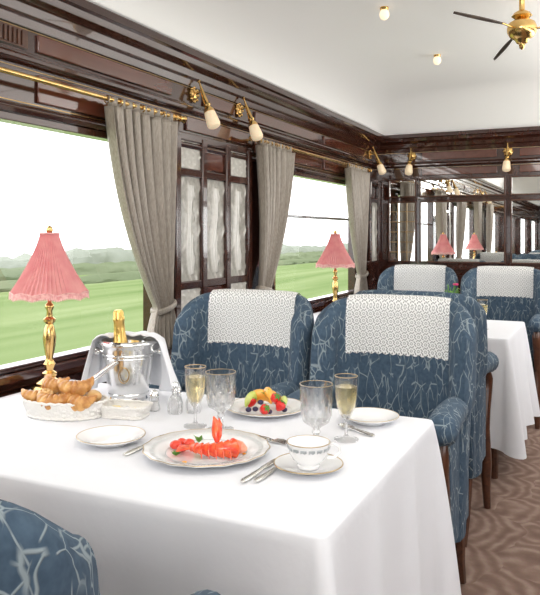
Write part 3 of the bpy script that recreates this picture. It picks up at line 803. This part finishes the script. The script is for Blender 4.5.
# cutlery
def cutlery(kind,p0,p1,label,z=TZ):
    a=Vector(p0);c=Vector(p1); d=c-a; L=d.length; ang=math.atan2(d.y,d.x)
    b=MB(); hz=.004
    b.tube([(0,0,hz),(.01,0,hz),(.04,0,hz),(.08,0,hz+.001),(L*.5,0,hz+.002),(L*.6,0,hz+.001)],[.004,.007,.0065,.0045,.003,.0035],10,flat=.45)
    if kind=='knife':
        b.grid(lambda u,v:(L*.56+L*.44*u,(-.001+(v-.3)*.015*(1-max(0,u-.7)**2*9)),hz+.0005),14,4)
    elif kind=='fork':
        b.grid(lambda u,v:(L*.58+L*.14*u,(v-.5)*(.008+.016*u**.5),hz+.001-.002*sin(pi*u)),8,4)
        for k in range(4): b.tube([(L*.71,(k-1.5)*.0063,hz),(L*.85,(k-1.5)*.0063,hz+.002),(L,(k-1.5)*.0058,hz)],[.0022,.002,.001],6)
    else:
        b.grid(lambda u,v:((L*.8)+L*.2*cos(pi*(1-u)),(v-.5)*.032*sin(pi*max(.02,min(.98,u)))**.7,hz-.002+.006*abs(2*v-1)**2),14,8)
    o=single(b,kind,STEEL,label,'cutlery',(a.x,a.y,z),ang,group='silver cutlery'); m=o.modifiers.new('s','SOLIDIFY'); m.thickness=.0012
    return o
cutlery('knife',(-.672,1.35),(-.660,1.545),'silver table knife beside the lobster plate')
cutlery('knife',(-.696,1.335),(-.690,1.52),'silver fish knife beside the lobster plate')
cutlery('fork',(-1.035,1.38),(-1.03,1.57),'silver table fork beside the lobster plate')
cutlery('fork',(-.86,1.665),(-.72,1.63),'silver dessert fork above the plate')
cutlery('spoon',(-.545,1.79),(-.66,1.85),'silver spoon beside the side plate')

# ---------------- bread basket ----------------
bx,by=-1.43,1.625
def basket(rx,ry,h,loc,rz,label,p=2):
    e=E('bread_basket',label,'basket',loc,rz)
    V=[];F=[];n=96
    sec=[(.86,0),(.88,.15),(.9,.3),(.925,.45),(.95,.6),(.975,.8),(1,1),(1.04,1.03),(.96,1.0),(.9,.6),(.84,.12),(0,.1)]
    for j,(k,z) in enumerate(sec):
        for i in range(n):
            a=2*pi*i/n; cx=math.copysign(abs(cos(a))**(2/p),cos(a)); cy=math.copysign(abs(sin(a))**(2/p),sin(a))
            m=1+(.02*(1 if ((i//3)+j)%2 else -1) if 0<z<1 and j<7 else 0)
            V.append((rx*k*m*cx,ry*k*m*cy,h*z))
    for j in range(len(sec)-1):
        for i in range(n): F.append((j*n+i,j*n+(i+1)%n,(j+1)*n+(i+1)%n,(j+1)*n+i))
    F.append(tuple(reversed(range(n))))
    b=MB(); b.add(V,F); b.obj('woven_body',WICKER,e,angle=30)
    for nm,k,zz in (('rim',1.0,1.03),('foot_braid',.88,.05)):
        b=MB(); pts=[]
        for i in range(97):
            a=2*pi*i/96; cx=math.copysign(abs(cos(a))**(2/p),cos(a)); cy=math.copysign(abs(sin(a))**(2/p),sin(a))
            pts.append((rx*k*cx,ry*k*cy,h*zz+.002+.0015*sin(a*30)))
        b.tube(pts,.0042,6); b.obj(nm,WICKER,e)
    return e
basket(.13,.078,.045,(bx,by,TZ),.25,'white oval woven basket full of croissants')
def croissant(loc,rz,s,lb,kind=0,tilt=0):
    b=MB(); pts=[];rd=[]
    if kind==0:
        n=60
        for i in range(n+1):
            t=i/n*2-1; a=t*1.55
            pts.append((.04*sin(a)*s*(1+.12*abs(t)),.04*(1-cos(a))*s,.022*s))
            q=abs(t)*4+.5; k=int(q); fr=q-k
            env=.024*(1-abs(t)**1.6*.84)
            rd.append(max(.002,env*(.8+.24*math.sqrt(max(0,1-(2*fr-1)**2)))*s))
        b.tube(pts,rd,18,flat=.95)
    elif kind==1:
        for i in range(15):
            t=i/14*2-1; pts.append((.034*t*s,0,.022*s)); rd.append(.024*s*math.sqrt(max(.03,1-abs(t)**3)))
        b.tube(pts,rd,16,flat=.8)
    else:
        for i in range(50):
            t=i/49; a=t*2*pi*2.2; rr=.03*(1-t*.85)*s; pts.append((rr*cos(a),rr*sin(a),.01*s+.014*t*s)); rd.append(.0085*s*(1-.2*t))
        b.tube(pts,rd,10)
        o=single(b,'swirl_bun',BREAD2,lb,'bread',loc,rz,group='pastries in bread basket'); o.rotation_euler=(tilt,0,rz); return o
    o=single(b,'croissant' if kind==0 else 'bread_roll',BREAD if kind==0 else BREAD2,lb,'bread',loc,rz,group='pastries in bread basket',angle=60)
    o.rotation_euler=(tilt,0,rz); return o
z=TZ+.016
for dx,dy,dz,rz,s,k,tl in ((-.085,-.015,.014,.9,1.0,0,.6),(.075,-.02,.014,-.2,1.0,0,.6),(-.005,-.042,.014,.3,1.05,0,.7),(-.02,.04,.012,.3,1.0,1,0),(.075,.035,.02,2.6,.9,1,0),(-.055,.02,.046,-.2,1.0,0,.7),(.03,.01,.046,.6,1.05,0,.7),(-.045,-.03,.04,1.2,.75,2,.3)):
    croissant((bx+dx,by+dy,z+dz),rz,s,('golden baked croissant in the white basket','golden pastry roll in the white basket','small swirl bun in the white basket')[k],k,tl)
b=MB()
for s in(-1,1): b.tube([(s*.004,0,0),(s*.014,.03,.03),(s*.016,.08,.06),(s*.01,.12,.085)],[.005,.005,.006,.009],8,flat=.5)
b.tube([(-.006,0,0),(.006,0,0)],.005,8)
single(b,'serving_tongs',STEEL,'silver serving tongs resting in the bread basket','tongs',(bx+.01,by+.045,TZ+.05),-.5)

basket(.07,.045,.03,(-1.262,1.69,TZ),.2,'small white rectangular woven basket beside champagne bucket',p=5)
for i,dx in enumerate((-.035,0,.035)):
    b=MB(); b.tube([(-.014,0,.008),(-.01,0,.008),(.01,0,.008),(.014,0,.008)],[.006,.009,.009,.006],10); single(b,'butter_pat',[BUTTER if i!=1 else PORC],'wrapped butter pat in small white basket','butter',(-1.262+dx,1.69,TZ+.01),.5+i,group='butter pats')

# ---------------- champagne bucket ----------------
cx,cy=-1.385,1.87
e=E('champagne_bucket','polished silver champagne bucket with knob handles','ice bucket',(cx,cy,TZ),rz=.45)
K=1.06
def kp(l): return [(r*K,z*K) for r,z in l]
b=MB(); b.lathe(kp([(0,0),(.055,0),(.058,.004),(.055,.012),(.058,.018),(.066,.06),(.073,.12),(.077,.155),(.082,.165),(.086,.17),(.086,.178),(.08,.182),(.076,.178),(.072,.15),(.062,.05),(.05,.015),(0,.012)]),seg=64); b.obj('bucket_body',SILVER,e)
for zz_,rr in ((.14,.0765),(.13,.0752),(.022,.0595)):
    b=MB(); b.ring(rr*K,zz_*K,.0018,60); b.obj('band',SILVER,e)
b=MB(); b.tube([((.0865+.0025*(k%2))*K*cos(2*pi*k/80),(.0865+.0025*(k%2))*K*sin(2*pi*k/80),.174*K) for k in range(81)],.0035,6); b.obj('beaded_rim',SILVER,e)
b=MB(); b.tube([(.016*cos(a),-.0745*K+.002*abs(cos(a)),(.085+.022*sin(a))*K) for a in [2*pi*k/30 for k in range(31)]],.0015,6)
b.obj('crest',INLAY,e)
for s in(-1,1):
    b=MB(); b.tube([(s*.076,0,.152),(s*.09,0,.155),(s*.096,0,.155),(s*.104,0,.155),(s*.112,0,.155),(s*.116,0,.155)],[.006,.005,.011,.014,.01,.002],16); b.obj('handle',SILVER,e)
e=E('champagne_bottle','champagne bottle with gold foil neck in silver bucket','bottle',(cx-.012,cy-.01,TZ+.015)); e.rotation_euler=(.05,-.04,0)
b=MB(); b.lathe([(0,0),(.036,0),(.038,.01),(.038,.12),(.034,.145),(.027,.16),(0,.16)],seg=32); b.obj('glass_body',BOTTLE,e)
b=MB(); b.lathe([(.029,.155),(.0235,.17),(.0195,.19),(.0175,.21),(.0165,.235),(.018,.239),(.018,.248),(.016,.252),(.0165,.265),(.012,.273),(0,.275)],seg=32,mod=lambda t,z:1+.02*sin(9*t+z*200)); b.obj('foil_neck',FOIL,e)
b=MB()
def nap(u,v):
    x=(u-.5)*2; R=.1
    ang=pi*.5-(x*2.05)
    nf=noise.noise(Vector((u*9,v*1.5,3.1)))
    fold=.009*sin(u*46+v*3+3*nf)+.007*nf
    if v<.22:
        k=v/.22; r=.058+(R-.058)*k; z=.197+.010*sin(pi*k)+.008*nf
    else:
        k=(v-.22)/.78; r=R+.004+.018*k**.7+fold*(.3+1.1*k); z=.194+.006*nf-k*(.16+.02*sin(u*9+1)+.02*nf)
    r+= (.03 if x<0 else .06)*max(0,abs(x)-.45)*v*2
    yy=r*sin(ang)*.85
    return (r*cos(ang),yy if yy<.1 else .1+(yy-.1)*.2,z)
b.grid(nap,110,30); single(b,'napkin',LINEN,'white linen napkin draped over silver champagne bucket','napkin',(cx,cy,TZ),.38,solid=.002,angle=180)

# ---------------- lobster ----------------
lx,ly=-.83,1.44; lz=TZ+.008
e=E('lobster','portion of red lobster with tail and claw on white plate','lobster',(lx,ly,lz),rz=.35+pi); e.scale=(.78,.78,.85)
b=MB(); pts=[];rd=[]
for i in range(71):
    t=i/70; a=-1.0+2.0*t; seg_=(t*7)%1; pts.append((.075*sin(a),.05*cos(a)-.055,.02)); rd.append((.025-.013*t)*(1.1-.26*seg_))
b.tube(pts,rd,16); b.obj('tail',LOBRED,e,angle=30)
b=MB(); b.tube([(-.1,-.045,.012),(-.085,-.04,.018),(-.065,-.045,.02),(-.03,-.04,.02)],[.006,.017,.02,.014],12); b.obj('meat',LOBMEAT,e)
for k in range(5):
    b=MB(); a=-1.1+.5*k
    b.tube([(.058,-.032,.014),(.078+.01*cos(a),-.035+.018*sin(a),.016),(.1+.014*cos(a),-.036+.04*sin(a),.012)],[.005,.011,.004],8,flat=.3)
    b.obj('tail_fan_blade',LOBRED,e)
def claw(p,d):
    p=Vector(p); d=Vector(d).normalized(); n=Vector((-d.y,d.x,0)).normalized(); b=MB()
    b.tube([p,p+d*.02,p+d*.04,p+d*.058+n*.004,p+d*.075+n*.01],[.006,.015,.017,.011,.002],12,flat=.7)
    b.tube([p+d*.034,p+d*.05-n*.012,p+d*.07-n*.006],[.01,.007,.002],10,flat=.7); b.obj('claw',LOBRED,e)
claw((-.01,-.04,.03),(.1,-.5,.9))
for k in range(5):
    b=MB(); x0=-.055+.022*k; b.tube([(x0,.0,.015),(x0-.005,.02,.024),(x0-.01,.036,.006)],[.003,.0028,.001],6); b.obj('leg',LOBRED,e)
def herb(loc,s,lb):
    b=MB()
    for k in range(14):
        a=random.uniform(0,2*pi); r=random.uniform(.2,1)*s; h=random.uniform(.3,1)*s
        b.tube([(0,0,0),(r*.5*cos(a),r*.5*sin(a),h*.7),(r*cos(a),r*sin(a),h)],[.001,.004,.001],6,flat=.4)
    return single(b,'herb_sprig',HERB,lb,'herb',loc,random.random()*3,group='green herb garnish')
herb((-.915,1.525,TZ+.01),.02,'green herb sprig beside lobster'); herb((-.915,1.42,TZ+.007),.013,'green herb sprig on lobster plate')
def dotthing(name,cat,lb,loc,r,mat,group,sq=.8):
    b=MB(); b.ball((0,0,r*sq),(r,r,r*sq),14,rings=8); return single(b,name,mat,lb,cat,loc,random.random()*3,group=group)
for x,y,r_ in ((-.945,1.465,.015),(-.925,1.495,.014),(-.95,1.5,.012),(-.92,1.455,.012)): dotthing('cherry_tomato','tomato','red tomato piece beside lobster on plate',(x,y,TZ+.006),r_,TOMATO,'tomato garnish',.7)
for x,y in ((-.965,1.44),(-.775,1.50),(-.87,1.385),(-.95,1.53)): dotthing('sauce_drop','sauce','small yellow sauce drop on lobster plate',(x,y,TZ+.006),.006,ORANGE,'sauce drops',.3)

# ---------------- fruit plate ----------------
px,py=-.91,1.9; pz=TZ+.006
def strawberry(dx,dy,dz,rx,lb='ripe red strawberry on the fruit plate'):
    e=E('strawberry',lb,'fruit',(px+dx,py+dy,pz+dz),0,group='strawberries'); e.rotation_euler=(rx,random.uniform(-.5,.5),random.random()*6)
    b=MB(); b.lathe([(0,0),(.006,.003),(.013,.012),(.0155,.022),(.012,.029),(.004,.031),(0,.031)],seg=18); b.obj('berry',STRAW,e)
    b=MB()
    for k in range(6):
        a=k*pi/3; b.tube([(0,0,.031),(.007*cos(a),.007*sin(a),.033),(.013*cos(a),.013*sin(a),.03)],[.002,.003,.0008],5,flat=.4)
    b.obj('leaf_cap',HERB,e)
for a in ((.045,-.02,.008,.6),(.03,.03,.008,.2),(.005,-.045,.008,1.0),(.02,0,.03,.9),(-.05,-.015,.008,.4)): strawberry(*a)
def wedge(dx,dy,dz,rz,mat,nm,lb,s=1):
    b=MB()
    pts=[(.028*s*cos(a),0,.028*s*sin(a)) for a in [pi*.08+pi*.84*k/14 for k in range(15)]]
    b.tube(pts,[s*(.002+.009*sin(pi*k/14)) for k in range(15)],10,flat=1.2)
    single(b,nm,mat,lb,'fruit',(px+dx,py+dy,pz+dz),rz,group='cut fruit on plate')
wedge(-.03,.02,.004,.4,ORANGE,'orange_wedge','orange melon wedge standing on the fruit plate',1.3)
wedge(-.01,.04,.004,.8,ORANGE,'orange_wedge','orange wedge behind strawberries',1.2)
wedge(-.045,.0,.004,1.4,KIWI,'melon_wedge','green melon wedge on the fruit plate',1.2)
wedge(.0,.015,.018,2.3,ORANGE,'orange_wedge','orange wedge amid the fruit pile',1.2)
wedge(.05,.02,.004,2.0,KIWI,'melon_wedge','green melon wedge near plate edge',1)
for dx,dy,dz in ((-.02,-.03,.002),(-.035,-.045,.002),(-.01,-.015,.02),(.03,-.04,.002),(.06,0,.002),(.0,.02,.045)): dotthing('blackberry','fruit','dark berry on the fruit plate',(px+dx,py+dy,pz+dz),.009,BLUEB,'dark berries')
herb((px-.005,py+.01,pz+.045),.022,'mint sprig on top of fruit')

# ---------------- flowers on table 2 ----------------
e=E('flower_vase','small white vase with pink flowers on the next table','flowers',(-.83,4.22,TZ))
b=MB(); b.lathe([(0,0),(.03,0),(.034,.03),(.02,.08),(.024,.1),(.022,.1),(.017,.08),(.03,.03),(0,.006)],seg=30); b.obj('vase',PORC,e)
b=MB(); b2=MB()
for k in range(14):
    a=random.uniform(0,2*pi); r=random.uniform(.015,.045); h=random.uniform(.15,.26)
    b.tube([(0,0,.05),(r*.4*cos(a),r*.4*sin(a),h*.7),(r*cos(a),r*sin(a),h)],.002,5)
    b.tube([(r*.6*cos(a),r*.6*sin(a),h*.7),(r*1.2*cos(a+.4),r*1.2*sin(a+.4),h*.85),(r*1.6*cos(a+.5),r*1.6*sin(a+.5),h*.8)],[.002,.012,.001],6,flat=.3)
    if k%3==0:
        for q in range(6):
            t=q*pi/3; b2.ball((r*cos(a)+.008*cos(t),r*sin(a)+.008*sin(t),h),(.009,.009,.007),8,rings=5)
b.obj('stems_and_leaves',HERB,e); b2.obj('blossoms',FLOWER,e)

# ---------------- outside ----------------
def gz(x,y): return -2.6-.029*abs(x)+.12*sin(y*.02)
b=MB(); b.grid(lambda u,v:(-95+115*u,-120+420*v,gz(-95+115*u,-120+420*v)),60,90)
o=single(b,'field',GRASS,'green grass field beyond the carriage windows','field'); o['kind']='stuff'
def hedge(x0,h,w,y0,y1,lb,mat):
    b=MB()
    def fn(u,v):
        y=y0+(y1-y0)*u; a=pi*v; n=1+.3*noise.noise(Vector((y*.05,v*1.5,x0)))+.3*noise.noise(Vector((y*.35,v*4,x0*2)))+.12*noise.noise(Vector((y*1.1,v*9,x0*2)))
        return (x0+w*cos(a)*n,y,gz(x0,y)-.02+h*sin(a)*n)
    b.grid(fn,600,14); o=single(b,'hedgerow',mat,lb,'hedge',group='hedgerows'); o['kind']='stuff'
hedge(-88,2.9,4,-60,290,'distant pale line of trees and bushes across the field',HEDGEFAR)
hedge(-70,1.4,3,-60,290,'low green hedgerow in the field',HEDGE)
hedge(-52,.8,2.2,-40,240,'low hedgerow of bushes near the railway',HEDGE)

# ---------------- light ----------------
w=bpy.data.worlds.new('World'); S.world=w; w.use_nodes=True; nt=w.node_tree
bg=nt.nodes['Background']; bg.inputs[0].default_value=(.975,.985,1,1); bg.inputs[1].default_value=3.0
def area(name,loc,target,size,size_y,e,col=(1,1,1)):
    l=bpy.data.lights.new(name,'AREA'); l.shape='RECTANGLE'; l.size=size; l.size_y=size_y; l.energy=e; l.color=col
    o=bpy.data.objects.new(name,l); COL.objects.link(o); o.location=loc
    if target is None: o.rotation_euler=(pi,0,0)   # added fill lamp facing straight up, long side along the carriage
    else: o.rotation_euler=(Vector(target)-Vector(loc)).to_track_quat('-Z','Y').to_euler()
    return o
area('camera_fill_light',(-.3,-1.7,2.0),(-1.1,2.6,1.1),1.2,.7,36,(1,.98,.95))  # added fill lamp behind the camera, not a fitting of the carriage
area('table_fill_light',(-.6,.9,2.42),(-.9,1.7,.75),1.0,.6,10,(1,.98,.95))  # added overhead fill for the tabletop; no fitting hangs here
area('far_fill_light',(.88,5.0,1.5),(-1.6,5.0,1.6),1.8,.9,14,(1,.98,.95))  # added fill lamp inside the right wall, on top of the sky light
area('ceiling_fill_light',(.55,3.0,1.85),None,.4,6.0,52,(1,.97,.93))  # added unseen uplight to brighten the ceiling; the carriage has no cove lamp
area('rear_ceiling_fill_light',(.3,-5.5,1.85),None,.5,8.0,60,(1,.97,.93))  # added unseen uplight brightening the rear that the mirrors reflect

# ---------------- camera ----------------
cam=bpy.data.cameras.new('Camera'); co=bpy.data.objects.new('Camera',cam); COL.objects.link(co)
co.location=(0,0,1.27); co.rotation_euler=(pi/2,0,math.radians(25.26))
cam.sensor_fit='HORIZONTAL'; cam.sensor_width=36; cam.lens=36*710/540; cam.shift_y=-62.5/540; cam.clip_start=.02; cam.clip_end=1000
S.camera=co
S.view_settings.view_transform='Standard'
S.view_settings.look='None'
S.view_settings.exposure=0.0
